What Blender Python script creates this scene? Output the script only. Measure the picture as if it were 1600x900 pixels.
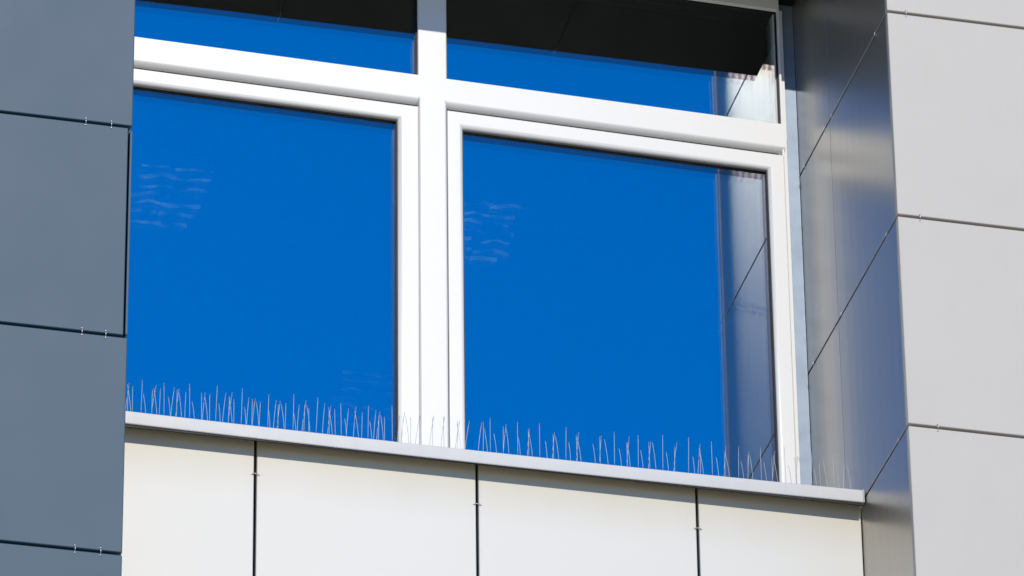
import bpy, bmesh, math, random
from mathutils import Vector, Matrix
random.seed(7)
for o in list(bpy.data.objects): bpy.data.objects.remove(o)
S = bpy.context.scene
R = math.radians

# ------------------------------------------------------------------ camera
def camera():
    rx, ry, rz = R(30.7236), R(-0.7652), R(-13.9699)
    fwd = Vector((math.sin(-rz)*math.cos(rx), math.cos(rz)*math.cos(rx), math.sin(rx)))
    right = Vector((math.cos(rz), math.sin(rz), 0)); up = right.cross(fwd)
    r = math.cos(ry)*right + math.sin(ry)*up; u = -math.sin(ry)*right + math.cos(ry)*up
    m = Matrix((r, u, -fwd)).transposed().to_4x4()
    m.translation = Vector((-3.3287, -19.3085, -13.3039))
    cd = bpy.data.cameras.new('camera'); c = bpy.data.objects.new('camera', cd)
    S.collection.objects.link(c); c.matrix_world = m
    cd.sensor_width = 36; cd.lens = 9517.9/1600*36
    cd.clip_start = 0.5; cd.clip_end = 6000
    S.camera = c
camera()

# ------------------------------------------------------------------ sky, sun, exposure
SUN_EL, SUN_AZ = 34.2, 0.42          # azimuth: degrees to the left of the facade's normal
w = bpy.data.worlds.new('World'); S.world = w; w.use_nodes = True
nt = w.node_tree; nt.nodes.clear()
out = nt.nodes.new('ShaderNodeOutputWorld'); bg = nt.nodes.new('ShaderNodeBackground')
sky = nt.nodes.new('ShaderNodeTexSky'); sky.sky_type = 'NISHITA'; sky.sun_disc = False
sky.sun_elevation = R(SUN_EL); sky.sun_rotation = R(180+SUN_AZ)
sky.altitude = 1500; sky.air_density = 1.0; sky.dust_density = 0.27; sky.ozone_density = 6.0
hs = nt.nodes.new('ShaderNodeHueSaturation'); hs.inputs['Saturation'].default_value = 1.5; hs.inputs['Hue'].default_value = .507
nt.links.new(sky.outputs[0], hs.inputs['Color'])
nt.links.new(hs.outputs[0], bg.inputs[0]); bg.inputs[1].default_value = 0.130
nt.links.new(bg.outputs[0], out.inputs[0])
sl = bpy.data.lights.new('sun', 'SUN'); sl.energy = 3.1; sl.angle = R(0.53); sl.color = (1, .94, .845)
so = bpy.data.objects.new('sun', sl); S.collection.objects.link(so)
to_sun = Vector((-math.sin(R(SUN_AZ))*math.cos(R(SUN_EL)), -math.cos(R(SUN_AZ))*math.cos(R(SUN_EL)), math.sin(R(SUN_EL))))
so.rotation_euler = to_sun.to_track_quat('Z', 'Y').to_euler()
so.location = (0, -10, 20)
S.view_settings.view_transform = 'Standard'; S.view_settings.look = 'None'
S.view_settings.exposure = 0.0; S.view_settings.gamma = 1.0
S.view_settings.use_curve_mapping = False
S.render.engine = 'CYCLES'
S.cycles.max_bounces = 10; S.cycles.transparent_max_bounces = 12

# ------------------------------------------------------------------ materials
def mat(name): 
    m = bpy.data.materials.new(name); m.use_nodes = True
    return m, m.node_tree, m.node_tree.nodes['Principled BSDF']
def N(nt, t, **k):
    n = nt.nodes.new(t)
    for a, v in k.items():
        if a in n.inputs: n.inputs[a].default_value = v
        else: setattr(n, a, v)
    return n
def surf(name, col, rough=.4, metal=0., spec=.5, coat=0., coat_r=.1, cvar=.05, cscale=1.2, rvar=.05, bump=0., bscale=1., stretch=(1, 1, 1), grime=0., ribs=0., sill_shade=False):
    m, nt, b = mat(name)
    tc = N(nt, 'ShaderNodeTexCoord'); mp = N(nt, 'ShaderNodeMapping'); mp.inputs['Scale'].default_value = stretch
    nt.links.new(tc.outputs['Object'], mp.inputs['Vector'])
    n1 = N(nt, 'ShaderNodeTexNoise', Scale=cscale, Detail=5, Roughness=.6); nt.links.new(mp.outputs[0], n1.inputs['Vector'])
    mr = N(nt, 'ShaderNodeMapRange'); mr.inputs['From Min'].default_value = .3; mr.inputs['From Max'].default_value = .7
    mr.inputs['To Min'].default_value = 1-cvar; mr.inputs['To Max'].default_value = 1+cvar
    nt.links.new(n1.outputs[0], mr.inputs['Value'])
    mul = N(nt, 'ShaderNodeVectorMath', operation='SCALE'); mul.inputs[0].default_value = col
    nt.links.new(mr.outputs[0], mul.inputs['Scale'])
    last = mul.outputs[0]
    if grime:
        n3 = N(nt, 'ShaderNodeTexNoise', Scale=9., Detail=8, Roughness=.7); 
        mp3 = N(nt, 'ShaderNodeMapping'); mp3.inputs['Scale'].default_value = (1.6, 1.6, .35)
        nt.links.new(tc.outputs['Object'], mp3.inputs['Vector']); nt.links.new(mp3.outputs[0], n3.inputs['Vector'])
        r3 = N(nt, 'ShaderNodeMapRange'); r3.inputs['From Min'].default_value = .5; r3.inputs['From Max'].default_value = .85
        r3.inputs['To Min'].default_value = 0; r3.inputs['To Max'].default_value = grime
        nt.links.new(n3.outputs[0], r3.inputs['Value'])
        mx = N(nt, 'ShaderNodeMix', data_type='RGBA')
        nt.links.new(r3.outputs[0], mx.inputs[0]); nt.links.new(last, mx.inputs[6]); mx.inputs[7].default_value = (col[0]*.45, col[1]*.42, col[2]*.36, 1)
        last = mx.outputs[2]
    if sill_shade:   # soft tan shade under the sill, painted into the panel colour with streaks
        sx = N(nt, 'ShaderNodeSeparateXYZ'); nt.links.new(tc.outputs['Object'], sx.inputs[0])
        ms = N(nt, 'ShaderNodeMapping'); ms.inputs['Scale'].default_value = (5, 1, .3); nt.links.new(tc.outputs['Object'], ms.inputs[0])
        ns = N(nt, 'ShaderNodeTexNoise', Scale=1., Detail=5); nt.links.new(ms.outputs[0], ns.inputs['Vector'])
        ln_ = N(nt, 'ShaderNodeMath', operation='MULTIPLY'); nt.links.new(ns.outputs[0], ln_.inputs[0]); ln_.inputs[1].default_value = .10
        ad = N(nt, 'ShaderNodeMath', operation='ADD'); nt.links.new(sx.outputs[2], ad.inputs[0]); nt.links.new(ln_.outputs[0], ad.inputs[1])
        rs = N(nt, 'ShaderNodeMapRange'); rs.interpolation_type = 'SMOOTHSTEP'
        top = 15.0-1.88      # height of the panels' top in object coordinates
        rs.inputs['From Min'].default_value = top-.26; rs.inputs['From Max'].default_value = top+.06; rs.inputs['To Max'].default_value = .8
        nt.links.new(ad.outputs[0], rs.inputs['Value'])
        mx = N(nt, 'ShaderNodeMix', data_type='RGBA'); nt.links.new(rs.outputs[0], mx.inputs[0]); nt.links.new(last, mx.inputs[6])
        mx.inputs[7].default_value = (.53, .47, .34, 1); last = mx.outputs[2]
    nt.links.new(last, b.inputs['Base Color'])
    n2 = N(nt, 'ShaderNodeTexNoise', Scale=cscale*3.1, Detail=6); nt.links.new(mp.outputs[0], n2.inputs['Vector'])
    m2 = N(nt, 'ShaderNodeMapRange'); m2.inputs['From Min'].default_value = .3; m2.inputs['From Max'].default_value = .7
    m2.inputs['To Min'].default_value = rough-rvar; m2.inputs['To Max'].default_value = rough+rvar
    nt.links.new(n2.outputs[0], m2.inputs['Value']); nt.links.new(m2.outputs[0], b.inputs['Roughness'])
    b.inputs['Metallic'].default_value = metal; b.inputs['Specular IOR Level'].default_value = spec
    b.inputs['Coat Weight'].default_value = coat; b.inputs['Coat Roughness'].default_value = coat_r
    if bump:
        n4 = N(nt, 'ShaderNodeTexNoise', Scale=bscale, Detail=2); nt.links.new(tc.outputs['Object'], n4.inputs['Vector'])
        bp = N(nt, 'ShaderNodeBump', Strength=1., Distance=bump)
        nt.links.new(n4.outputs[0], bp.inputs['Height']); nt.links.new(bp.outputs[0], b.inputs['Normal'])
    if ribs:
        wv = N(nt, 'ShaderNodeTexWave', Scale=3.4, Distortion=.6); wv.bands_direction = 'Y'; wv.inputs['Detail Scale'].default_value = .4
        nt.links.new(tc.outputs['Object'], wv.inputs['Vector'])
        bp = N(nt, 'ShaderNodeBump', Strength=1., Distance=ribs)
        nt.links.new(wv.outputs[1], bp.inputs['Height']); nt.links.new(bp.outputs[0], b.inputs['Normal'])
    return m
M = {}
M['pale'] = surf('pale_grey_cladding', (.485, .460, .418), .52, .08, cvar=.012, rvar=.015, bump=.0015, bscale=1.3, grime=.05)
M['cream'] = surf('off_white_cladding', (.65, .637, .59), .42, .0, cvar=.006, rvar=.012, bump=.0012, bscale=1.1, grime=.0, sill_shade=True)
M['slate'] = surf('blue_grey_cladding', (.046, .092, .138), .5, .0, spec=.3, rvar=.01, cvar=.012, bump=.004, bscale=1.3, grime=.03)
M['reveal'] = surf('satin_grey_reveal_sheet', (.47, .44, .395), .32, .80, cvar=.03, cscale=1.0, rvar=.006, stretch=(1, 30, .15), ribs=.00012)
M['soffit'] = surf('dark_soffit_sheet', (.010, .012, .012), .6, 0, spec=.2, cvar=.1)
M['backing'] = surf('black_backing', (.012, .012, .012), .8, 0, spec=.2)
M['joint'] = surf('dark_joint_gasket', (.03, .028, .026), .6, 0, spec=.3, cvar=.3, cscale=20)  # dark gasket colour in the panel joints
M['pvc'] = surf('white_window_plastic', (.765, .755, .725), .34, 0, cvar=.006, cscale=3, rvar=.008)
M['gasket'] = surf('black_rubber', (.008, .008, .010), .5, 0, spec=.25)
M['spacer'] = surf('spacer_bar', (.05, .05, .055), .4, .6)
M['alu'] = surf('sill_aluminium', (.48, .485, .485), .5, .1, cvar=.015, cscale=5, grime=.03, rvar=.02)
M['flash'] = surf('pale_blue_grey_flashing', (.22, .275, .35), .35, .3, cvar=.06, cscale=6, grime=.12)
M['steel'] = surf('spring_steel_wire', (.46, .48, .50), .45, .4, cvar=.1, cscale=30)
M['clip'] = surf('zinc_clip', (.55, .54, .52), .35, .9, cvar=.1, cscale=40)
M['clear'] = surf('polycarbonate_base', (.5, .5, .48), .3, 0)
M['room'] = surf('room_plaster', (.05, .05, .05), .9, 0, spec=.1)
M['ground'] = surf('dry_paving', (.72, .60, .38), .9, 0, cvar=.2, cscale=.15)

def glass(name, refl, tint):
    m = bpy.data.materials.new(name); m.use_nodes = True; nt = m.node_tree; nt.nodes.clear()
    o = N(nt, 'ShaderNodeOutputMaterial'); mx = N(nt, 'ShaderNodeMixShader')
    t = N(nt, 'ShaderNodeBsdfTransparent'); t.inputs[0].default_value = (*tint, 1)
    g = N(nt, 'ShaderNodeBsdfGlossy'); g.inputs['Roughness'].default_value = 0.0; g.inputs['Color'].default_value = (1, .91, .94, 1)
    tc = N(nt, 'ShaderNodeTexCoord'); n = N(nt, 'ShaderNodeTexNoise', Scale=1.4, Detail=1)
    nt.links.new(tc.outputs['Object'], n.inputs['Vector'])
    bp = N(nt, 'ShaderNodeBump', Strength=1., Distance=.0007); nt.links.new(n.outputs[0], bp.inputs['Height']); nt.links.new(bp.outputs[0], g.inputs['Normal'])
    mx.inputs[0].default_value = refl
    nt.links.new(t.outputs[0], mx.inputs[1]); nt.links.new(g.outputs[0], mx.inputs[2]); nt.links.new(mx.outputs[0], o.inputs[0])
    return m
M['glass_out'] = glass('outer_reflective_glass', .30, (.98, .98, 1))
M['glass_in'] = glass('inner_coated_glass', .93, (.75, .9, 1))
M['glass_edge'] = glass('glass_edge', .05, (.8, .95, .9))
def lamp_mat(k):
    m, nt, b = mat('lamp_louvre_glow')
    tc = N(nt, 'ShaderNodeTexCoord'); mp = N(nt, 'ShaderNodeMapping'); mp.inputs['Scale'].default_value = (11, 19, 9)
    n = N(nt, 'ShaderNodeTexNoise', Scale=1., Detail=4); nt.links.new(tc.outputs['Object'], mp.inputs[0]); nt.links.new(mp.outputs[0], n.inputs['Vector'])
    r = N(nt, 'ShaderNodeMapRange'); r.inputs['From Min'].default_value = .42; r.inputs['From Max'].default_value = .72; r.inputs['To Max'].default_value = k
    nt.links.new(n.outputs[0], r.inputs['Value']); nt.links.new(r.outputs[0], b.inputs['Emission Strength'])
    b.inputs['Emission Color'].default_value = (1, .85, .65, 1); b.inputs['Base Color'].default_value = (.2, .2, .2, 1)
    return m
M['lamp'] = lamp_mat(1.5); M['lamp_dim'] = lamp_mat(.45)

# ------------------------------------------------------------------ helpers
def link(name, bm, m, parent=None, loc=None, smooth=False):
    me = bpy.data.meshes.new(name); bmesh.ops.recalc_face_normals(bm, faces=bm.faces)
    if smooth:
        for f in bm.faces: f.smooth = True
    bm.to_mesh(me); bm.free()
    for mm in (m if isinstance(m, (list, tuple)) else [m]): me.materials.append(mm)
    o = bpy.data.objects.new(name, me); S.collection.objects.link(o)
    if loc is not None: o.location = loc
    if parent: o.parent = parent
    return o
def tag(o, label=None, cat=None, group=None, kind=None):
    for k, v in (('label', label), ('category', cat), ('group', group), ('kind', kind)):
        if v: o[k] = v
    return o
def empty(name, loc, label, cat, group=None):
    o = bpy.data.objects.new(name, None); S.collection.objects.link(o); o.location = loc
    o.empty_display_size = .1
    return tag(o, label, cat, group)
def box(bm, x0, x1, y0, y1, z0, z1, bev=0, seg=2):
    vs = [bm.verts.new((x, y, z)) for x in (x0, x1) for y in (y0, y1) for z in (z0, z1)]
    idx = [(0,1,3,2), (4,6,7,5), (0,4,5,1), (2,3,7,6), (0,2,6,4), (1,5,7,3)]
    fs = [bm.faces.new([vs[i] for i in f]) for f in idx]
    if bev:
        bmesh.ops.bevel(bm, geom=list({e for f in fs for e in f.edges}), offset=bev, segments=seg, profile=.5, affect='EDGES')
    return vs
def relbox(name, loc, ext, m, parent, bev=0, seg=2):
    """ext in the world; vertices stored relative to the parent's location"""
    bm = bmesh.new(); x0, x1, y0, y1, z0, z1 = ext; l = parent.location if parent else Vector((0, 0, 0))
    box(bm, x0-l.x, x1-l.x, y0-l.y, y1-l.y, z0-l.z, z1-l.z, bev, seg)
    return link(name, bm, m, parent)
def tube(bm, pts, r, n=6, r1=None):
    rings = []; pts = [Vector(p) for p in pts]
    for i, p in enumerate(pts):
        d = (pts[min(i+1, len(pts)-1)]-pts[max(i-1, 0)]).normalized()
        a = d.orthogonal().normalized() if not rings else (a0 - d*a0.dot(d)).normalized()
        a0 = a; b = d.cross(a); rr = r
        rings.append([bm.verts.new(p+rr*(math.cos(2*math.pi*k/n)*a+math.sin(2*math.pi*k/n)*b)) for k in range(n)])
    for i in range(len(rings)-1):
        for k in range(n):
            bm.faces.new((rings[i][k], rings[i][(k+1) % n], rings[i+1][(k+1) % n], rings[i+1][k]))
    bm.faces.new(rings[0][::-1]); bm.faces.new(rings[-1])
def structure(name, bm, m):
    o = link(name, bm, m); o['kind'] = 'structure'; return o

X1 = 3.027; D = 1.285; SEAM = .829; YW = .645; SOFF = .84; GAP = .011; GRD = -15.0
J = [1.895, .9475, .0015, -.948, -1.885, -2.815, -3.75, -4.69, -5.64]      # joint heights, right pier and reveal
JL = [1.895, .9475, .0015, -.9585, -1.8785, -2.7935, -3.73, -4.67, -5.62]  # joint heights, left pier

# clip: a bent wire bridge over a joint with two rivet heads
def clip_mesh():
    bm = bmesh.new()
    tube(bm, [(0, .004, -.013), (0, -.004, -.011), (0, -.0065, -.004), (0, -.0065, .004), (0, -.004, .011), (0, .004, .013)], .0016, 6)
    for s in (-1, 1):
        bmesh.ops.create_icosphere(bm, subdivisions=2, radius=.0034, matrix=Matrix.Translation((0, -.0015, s*.0145)) @ Matrix.Diagonal((1, .5, 1, 1)))
    me = bpy.data.meshes.new('clip'); bm.to_mesh(me); bm.free(); me.materials.append(M['clip'])
    for f in me.polygons: f.use_smooth = True
    return me
CLIP = clip_mesh()
def clip(parent, x, y, z, face='front', vert=False):
    o = bpy.data.objects.new('clip', CLIP); S.collection.objects.link(o)
    o.parent = parent; o.location = Vector((x, y, z))-parent.location
    rz = 0 if face == 'front' else (R(-90) if face == 'left' else 0)
    o.rotation_euler = (0, R(90) if vert else 0, rz) if face == 'front' else (0, 0, rz)
    o.scale = (1, 1, 1) if face == 'front' else (.7, .6, .7)
    return o

# ------------------------------------------------------------------ ground
bm = bmesh.new(); v = [bm.verts.new(p) for p in ((-2500, -2500, GRD), (2500, -2500, GRD), (2500, 2500, GRD), (-2500, 2500, GRD))]; bm.faces.new(v)
structure('ground', bm, M['ground'])

# ------------------------------------------------------------------ piers with cladding panels
def panel(parent, x0, x1, z0, z1, y=0., th=.03, m='pale', bev=.0035):
    return relbox('cladding_panel', None, (x0, x1, y, y+th, z0, z1), M[m], parent, bev, 2)

TOPZ, BOTZ = 3.5, -5.64
lp = empty('clad_pier', (-1.5, .5, GRD), 'blue-grey panelled wall pier at left edge of photo, left of window', 'wall')
relbox('backing_wall', None, (-3.2, -.035, .05, 2.2, GRD, TOPZ), M['backing'], lp)
zs = [TOPZ]+JL
for i in range(len(zs)-1):
    hi, lo = zs[i]-GAP/2, zs[i+1]+GAP/2
    special = (i == 4)                      # the panel between the 3rd and 4th joints has a separate corner strip
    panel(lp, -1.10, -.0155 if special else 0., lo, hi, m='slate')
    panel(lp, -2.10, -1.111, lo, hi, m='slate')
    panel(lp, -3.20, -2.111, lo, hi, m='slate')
    # reveal side of the pier (faces the window)
    if special:
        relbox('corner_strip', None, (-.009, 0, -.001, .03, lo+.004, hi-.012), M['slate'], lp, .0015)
    relbox('reveal_panel', None, (-.0085, -.002, .0315, SEAM, lo, hi), M['reveal'], lp, .002)
    relbox('reveal_panel', None, (-.03, -.002, SEAM+.002, D, lo, hi), M['reveal'], lp, .002)
for x, k in ((-.1799, 3), (-.0815, 3), (-.1717, 4), (-.0826, 4), (-.1748, 5), (-.0804, 5)): clip(lp, x, 0, JL[k])

rp = empty('clad_pier', (4.8, .5, GRD), 'pale grey panelled wall pier right of window, its shaded reveal turned to the window', 'wall')
relbox('backing_wall', None, (X1+.035, 6.5, .05, 2.2, GRD, TOPZ), M['backing'], rp)
zs = [TOPZ]+J
for i in range(len(zs)-1):
    hi, lo = zs[i]-GAP/2, zs[i+1]+GAP/2
    panel(rp, X1, 4.2, lo, hi); panel(rp, 4.211, 5.3, lo, hi); panel(rp, 5.311, 6.5, lo, hi)
    relbox('reveal_panel', None, (X1+.002, X1+.03, .0315, SEAM, lo, hi), M['reveal'], rp, .0015)
    relbox('reveal_panel', None, (X1+.002, X1+.03, SEAM+.0015, D, lo, hi), M['reveal'], rp, .0015)
    relbox('joint_gasket', None, (X1+.034, 6.4, .022, .049, lo-GAP+.001, lo-.001), M['joint'], rp)
for x, k in ((3.1037, 2), (3.1168, 3), (3.1436, 4)): clip(rp, x, 0, J[k])
for y, k in ((.1701, 2), (.7973, 2), (.9003, 2), (1.197, 2), (.1528, 3), (.7799, 3), (.8808, 3), (1.188, 3), (.1299, 4)): clip(rp, X1+.002, y, J[k], 'left')

# ------------------------------------------------------------------ spandrel wall under the window
sp = empty('spandrel_wall', (1.5, YW, GRD), 'off-white panelled wall below the metal window sill', 'wall')
relbox('backing_wall', None, (-.03, X1+.03, YW+.05, 1.6, GRD, -1.88), M['backing'], sp)
xj = [-.25, .6175, 1.4864, 2.3630, X1+.012]
for i in range(4):
    for z0, z1 in ((-3.9, -1.849), (-5.9, -3.911)):
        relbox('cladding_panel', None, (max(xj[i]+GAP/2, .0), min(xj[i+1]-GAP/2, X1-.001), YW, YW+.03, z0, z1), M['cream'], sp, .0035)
for x, z in ((xj[1], -2.0412), (xj[2], -2.0698), (xj[3], -2.0743)): clip(sp, x, YW, z, vert=True)

# lintel above, with the dark soffit over the window
ln = empty('lintel_wall', (1.5, YW, SOFF), 'dark soffit and lintel above the window, seen mirrored in the top panes', 'wall')
relbox('backing_wall', None, (-.03, X1+.03, YW+.05, 1.6, SOFF+.04, TOPZ), M['backing'], ln)
for x0, x1 in ((0, .6), (.611, 1.48), (1.491, 2.36), (2.371, X1-.001)):
    relbox('cladding_panel', None, (x0, x1, YW+.012, YW+.042, SOFF+.024, TOPZ), M['cream'], ln, .003)
for x0, x1 in ((0, .93), (.932, 2.13), (2.132, X1-.001)):
    relbox('soffit_panel', None, (x0, x1, YW+.012, 1.27, SOFF, SOFF+.02), M['soffit'], ln, .001)

# ------------------------------------------------------------------ room behind the glass
rm = bmesh.new()
a = (-2.5, 1.62, -2.6); b = (5.5, 9.0, .98)
for ext in ((a[0], b[0], a[1], b[1], b[2], b[2]+.1), (a[0], b[0], a[1], b[1], a[2]-.1, a[2]), (a[0]-.1, a[0], a[1], b[1], a[2]-.1, b[2]+.1),
            (b[0], b[0]+.1, a[1], b[1], a[2]-.1, b[2]+.1), (a[0]-.1, b[0]+.1, b[1], b[1]+.1, a[2]-.1, b[2]+.1),
            (a[0]-.1, -.04, 1.5, 1.6, a[2]-.1, b[2]+.1), (X1+.04, b[0]+.1, 1.5, 1.6, a[2]-.1, b[2]+.1),
            (-.04, X1+.04, 1.46, 1.61, SOFF+.03, b[2]+.1)):
    box(rm, *ext)
structure('room', rm, M['room'])

# ------------------------------------------------------------------ window
F = 1.215; SH = -.0167
win = empty('window', (1.47, F, -1.8), 'large white plastic window with a mullion, two sashes and two upper lights mirroring blue sky', 'window')
def W(bm):   # window coordinates (x, depth behind the face, z) to the parent's space with the slight sag of the rails
    for v in bm.verts:
        x, y, z = v.co; v.co = Vector((x, F+y, z+SH*x))-win.location
def wlink(name, bm, m, parent=None, smooth=False):
    W(bm); o = link(name, bm, m, None, smooth=smooth)
    o.parent = parent or win
    return o
def auto(o, ang=40):
    me = o.data
    for p in me.polygons: p.use_smooth = True
    try: me.set_sharp_from_angle(angle=R(ang))
    except Exception: pass
    md = o.modifiers.new('face_weighted', 'WEIGHTED_NORMAL'); md.keep_sharp = True; md.weight = 80
def ring(x0, x1, z0, z1, ws, prof):
    """mitred frame: ws = widths left,right,bottom,top ; prof = [(fraction of width, depth)]"""
    bm = bmesh.new(); loops = []
    for f, y in prof:
        l, r, b, t = (k*f for k in ws)
        loops.append([bm.verts.new(p) for p in ((x0+l, y, z0+b), (x1-r, y, z0+b), (x1-r, y, z1-t), (x0+l, y, z1-t))])
    n = len(loops)
    for i in range(n):
        A, B = loops[i], loops[(i+1) % n]
        for k in range(4): bm.faces.new((A[k], A[(k+1) % 4], B[(k+1) % 4], B[k]))
    return bm
def member(pts, a0, a1, axis):
    """extrude polygon pts (cross section) along x or z"""
    bm = bmesh.new()
    f = (lambda p, a: (a, p[0], p[1])) if axis == 'x' else (lambda p, a: (p[0], p[1], a))
    A = [bm.verts.new(f(p, a0)) for p in pts]; B = [bm.verts.new(f(p, a1)) for p in pts]
    n = len(pts)
    for k in range(n): bm.faces.new((A[k], A[(k+1) % n], B[(k+1) % n], B[k]))
    bm.faces.new(A[::-1]); bm.faces.new(B)
    return bm
def rnd(cx, cy, r, a0, a1, n=5):
    return [(cx+r*math.cos(R(a0+(a1-a0)*i/n)), cy+r*math.sin(R(a0+(a1-a0)*i/n))) for i in range(n+1)]

WB = -1.72                    # hidden bottom of the window
XL, XR = .03, 2.9520          # outer sides of the frame
ZT0, ZT1 = .1228, .2594       # transom
XM0, XM1 = 1.3930, 1.5135     # mullion
# outer frame
prof = [(0, .12), (0, .012), (.15, .006), (.92, .006), (1, .014), (1, .12)]
o = wlink('frame', ring(XL, XR, WB-.06, .93, (.05, .0115, .08, .107), prof), M['pvc']); auto(o)
# frame rebate (deeper part of the frame around the glass)
o = wlink('frame_rebate', ring(XL+.002, XR-.002, WB-.055, .925, (.06, .022, .08, .104), [(0, .13), (0, .026), (1, .026), (1, .13)]), M['pvc']); auto(o)
wlink('edge_strip', member([(.02, 0), (.02, 0)] and [(.016, WB), (.016, ZT1-.06), (.06, ZT1-.06), (.06, WB)], XR+.0005, 2.9645, 'x'), M['pvc'])
# transom with a rounded lower edge
r = .018
pts = [(.11, ZT1), (.003, ZT1)]+[(0, ZT1-.003), (0, ZT0+.026)]+[(.004, ZT0+.017), (.011, ZT0+.008), (.020, ZT0+.002), (.028, ZT0), (.11, ZT0)]
o = wlink('transom', member(pts, XL+.01, XR+.0025, 'x'), M['pvc']); auto(o, 60)
# upper mullion
def post(x0, x1, z0, z1, y0, r):
    p = [(x0, .11)]+[(x0, y0+r)]+[(x0+r*.3, y0+r*.3)]+[(x0+r, y0)]+[(x1-r, y0)]+[(x1-r*.3, y0+r*.3)]+[(x1, y0+r)]+[(x1, .11)]
    return member(p, z0, z1, 'z')
o = wlink('upper_mullion', post(XM0-.001, XM1+.001, ZT1+.0005, .827, .004, .006), M['pvc']); auto(o, 60)
o = wlink('lower_mullion', post(XM0, XM1-.003, WB, ZT0+.0245, -.008, .010), M['pvc']); auto(o, 60)
def sprof(w):
    return [(0, .07), (0, .006), (.05, .001), (.08, 0), (1-.022/w, 0), (1-.013/w, .003), (1-.005/w, .009), (1, .016), (1, .07)]
def sash(x0, x1, z0, z1, ws):
    bm = ring(x0, x1, z0, z1, ws, sprof(.09)); o = wlink('sash', bm, M['pvc']); auto(o, 50)
    l, r_, b, t = ws; gx0, gx1, gz0, gz1 = x0+l, x1-r_, z0+b, z1-t
    g = wlink('gasket', ring(gx0-.004, gx1+.004, gz0-.004, gz1+.004, (.006, .009, .012, .010), [(0, .055), (0, .014), (1, .014), (1, .055)]), M['gasket'], o)
    pane(o, gx0, gx1, gz0, gz1)
    return o
G0 = .026
def pane(parent, x0, x1, z0, z1):
    for nm, y, mt in (('outer_pane', G0, 'glass_out'), ('inner_pane', G0+.021, 'glass_in')):
        bm = bmesh.new(); box(bm, x0-.012, x1+.012, y, y+.004, z0-.012, z1+.012)
        W(bm)
        for f in bm.faces: f.material_index = 1
        bm.faces.ensure_lookup_table(); bmesh.ops.recalc_face_normals(bm, faces=bm.faces)
        for f in bm.faces:
            if f.normal.y < -.9: f.material_index = 0
        o = link(nm, bm, [M[mt], M['glass_edge']]); o.parent = parent
    bm = ring(x0-.012, x1+.012, z0-.012, z1+.012, (.013, .013, .013, .013), [(0, G0+.005), (1, G0+.005), (1, G0+.020), (0, G0+.020)])
    wlink('spacer', bm, M['spacer'], parent)
ZS = .1068
s1 = sash(.075, XM0+.0015, WB+.02, ZS, (.1, .0885, .1, .0733))
s2 = sash(XM1-.0005, 2.9480, WB+.02, ZS, (.0680, .0735, .1, .0793))
# seals that show dark in the slot over the sashes
wlink('seal', member([(.024, ZS-.02), (.024, ZT0+.006), (.05, ZT0+.006), (.05, ZS-.02)], .08, XM0-.001, 'x'), M['gasket'])
wlink('seal', member([(.024, ZS-.02), (.024, ZT0+.006), (.05, ZT0+.006), (.05, ZS-.02)], XM1+.001, 2.93, 'x'), M['gasket'])
# fixed upper lights
for x0, x1 in ((XL+.04, XM0-.001), (XM1+.001, 2.9405)):
    ul = wlink('upper_light', ring(x0-.03, x1+.03, ZT1-.06, .842, (.03, .03, .06, .020), [(0, .030), (1, .030), (1, .100), (0, .100)]), M['pvc'])
    wlink('gasket', ring(x0-.002, x1+.002, ZT1-.004, .825, (.006, .009, .004, .008), [(0, .016), (1, .016), (1, .055), (0, .055)]), M['gasket'], ul)
    pane(ul, x0, x1, ZT1-.002, .822)
# pale blue flashing between the frame and the reveal
fb = wlink('flashing', ring(-.004, X1+.0005, WB-.1, .93, (.03, .10, .05, .10), [(0, .072), (0, .060), (1, .060), (1, .072)]), M['flash'])

# ------------------------------------------------------------------ sill
sill = empty('window_sill', (1.5, .585, -1.86), 'long thin pale metal window sill with a folded front lip below the window', 'sill')
bm = bmesh.new(); rows = []
prof = [(1.27, -1.775), (.591, -1.8570), (.5865, -1.8580), (.585, -1.861), (.5835, -1.908), (.5855, -1.9125), (.591, -1.9125), (.591, -1.909), (.5880, -1.907), (.5895, -1.865), (.595, -1.862), (1.27, -1.780)]
nx = 24
for i in range(nx+1):
    x = .003+(X1-.008-.003)*i/nx; t = (x-1.55)/1.45; sag = -.0085*(1-t*t)
    rows.append([bm.verts.new((x-1.5, y-.585, z+sag+1.86)) for y, z in prof])
for A, B in zip(rows, rows[1:]):
    for k in range(len(prof)): bm.faces.new((A[k], A[(k+1) % len(prof)], B[(k+1) % len(prof)], B[k]))
bm.faces.new(rows[0]); bm.faces.new(rows[-1][::-1])
o = link('sill_sheet', bm, M['alu'], sill); auto(o, 35)
bm = bmesh.new(); x = X1-.006
box(bm, x-1.5-.0015, x-1.5+.003, -.004, .06, -.053, .004, .0008, 1)
link('end_cap', bm, M['alu'], sill)
relbox('lip_strip', None, (.004, X1-.01, .5885, .594, -1.9245, -1.9185), M['gasket'], sill)  # thin black strip along the lower edge of the lip
relbox('shade_block', None, (.004, X1-.003, .597, YW-.001, -1.8800, -1.8725), M['gasket'], sill)  # unseen black slab added to darken the wall just below the lip

def sill_z(x, y):
    t = (x-1.55)/1.45
    return -1.857-.0085*(1-t*t)+(y-.591)*(1.857-1.775)/(1.27-.591)

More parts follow.
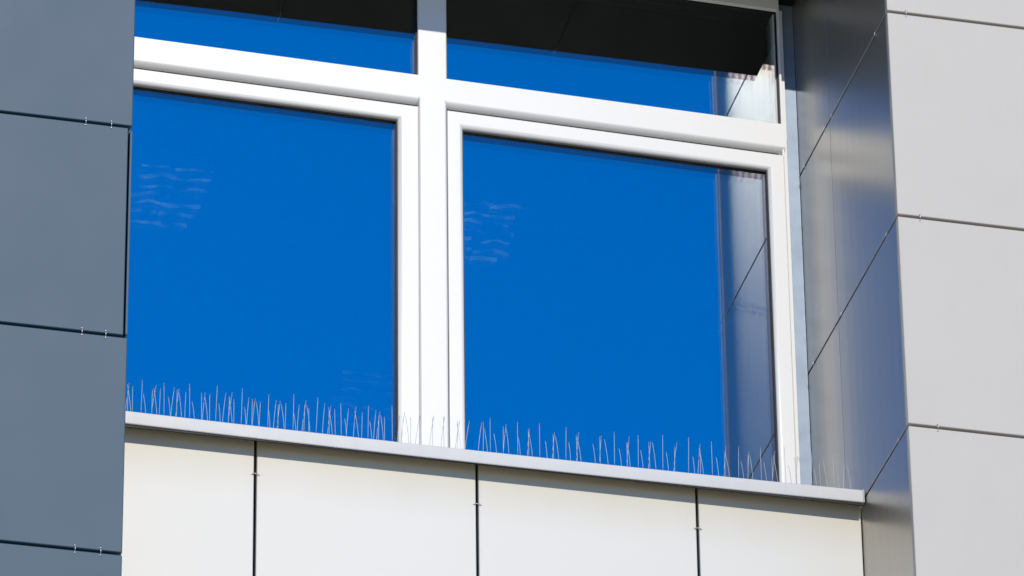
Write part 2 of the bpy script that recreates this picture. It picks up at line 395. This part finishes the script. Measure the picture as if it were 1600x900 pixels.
# ------------------------------------------------------------------ bird spike strips
def make_spike(kind, h, jit):
    """kind: lean in x and y of the tip, curvature"""
    lx, ly, cv = kind
    bm = bmesh.new(); pts = []
    for i in range(7):
        t = i/6
        c = math.sin(math.pi*t)*cv
        pts.append((lx*t**1.3*h+c+jit[0]*t, ly*t*h+jit[1]*t, h*t*math.sqrt(max(.2, 1-lx*lx-ly*ly))))
    tube(bm, pts, .00095, 6)
    me = bpy.data.meshes.new('spike'); bm.to_mesh(me); bm.free(); me.materials.append(M['steel'])
    for p in me.polygons: p.use_smooth = True
    return me
YS = .625
ORD = ['first', 'second', 'third', 'fourth', 'fifth', 'sixth', 'seventh', 'eighth', 'ninth', 'tenth']
n_strips = 10; x_start = .045; L = (X1-.03-x_start)/n_strips; per = L/3
for s in range(n_strips):
    x0 = x_start+s*L; xc = x0+L/2; zb = sill_z(xc, YS)
    if s < 4: where = 'in front of left pane'
    elif s == 4: where = 'in front of the white mullion'
    elif s < 8: where = 'in front of right pane'
    elif s == 8: where = 'at right end of right pane'
    else: where = 'in the corner by the reveal'
    st = empty('bird_spike_strip', (xc, YS, zb), f'steel bird spike strip {where}, {ORD[s]} along the sill from left', 'bird spikes', 'bird spike strips along the sill')
    bm = bmesh.new(); box(bm, -L/2+.002, L/2-.002, -.010, .010, .0005, .0045, .001, 1)
    link('base', bm, M['clear'], st)
    for k in range(3):
        px = -L/2+per*(k+.18)
        dense = s < 4
        J_ = lambda a=.006: (random.uniform(-a, a), random.uniform(-a, a))
        lst = [  # x offset, y offset, lean x, lean y, curve, height
            (0, -.006, .0, -.04, 0, .158),
            (.020, -.004, -.10, -.04, .001, .090),
            (per*.47, .000, .0, -.02, 0, .126),
            (per*.47+.022, .003, -.11, -.02, .001, .128),
            (per*.44, .006, .11, .12, 0, .160)]
        if dense: lst += [(per*.75, -.003, .0, -.04, .0, .120), (per*.24, .004, .08, .10, 0, .152)]
        if s == 4: lst = [(0, 0, .13, .1, 0, .160), (.014, 0, 0, 0, 0, .150), (per*.5, 0, .13, .08, 0, .155), (per*.62, 0, .02, 0, .001, .140), (per*.80, 0, -.12, 0, 0, .120)]
        for ox, oy, lx, ly, cv, h in lst:
            if random.random() < .05: continue
            me = make_spike((lx+random.uniform(-.02, .02), ly, cv), h*random.uniform(.93, 1.05), J_(.002))
            o = bpy.data.objects.new('spike', me); S.collection.objects.link(o); o.parent = st
            o.location = (px+ox+random.uniform(-.006, .006), oy, .0035)

# ------------------------------------------------------------------ ceiling lights in the room, faint through the glass
def ceiling_light(x, y, label, lm='lamp'):
    cl = empty('ceiling_light', (x, y, .98), label, 'ceiling light', 'ceiling lights in the room behind the window')
    bm = bmesh.new(); box(bm, -.20, .20, -.30, .30, -.06, -.002, .004, 1); link('housing', bm, M['room'], cl)
    for r_ in range(7):
        ya = -.27+r_*.078+random.uniform(-.012, .012)
        for c in range(2):
            xa = -.16+c*.15+random.uniform(-.01, .01); ln_ = random.uniform(.12, .18); ph = random.uniform(0, 6); bm = bmesh.new()
            tube(bm, [(xa+ln_*q/8, ya+.008*math.sin(ph+q*.8)-.02*q/8, -.068-.004*math.sin(q)) for q in range(9)], random.uniform(.006, .011), 6)
            link('lamp_louvre', bm, M[lm], cl, smooth=True)
    return cl
ceiling_light(.76, 3.50, 'faint louvred ceiling light seen through left pane')
ceiling_light(2.20, 3.50, 'faint louvred ceiling light seen through right pane beside the mullion')
ceiling_light(2.02, 5.10, 'faintest ceiling light low in left pane above the spikes', 'lamp_dim')
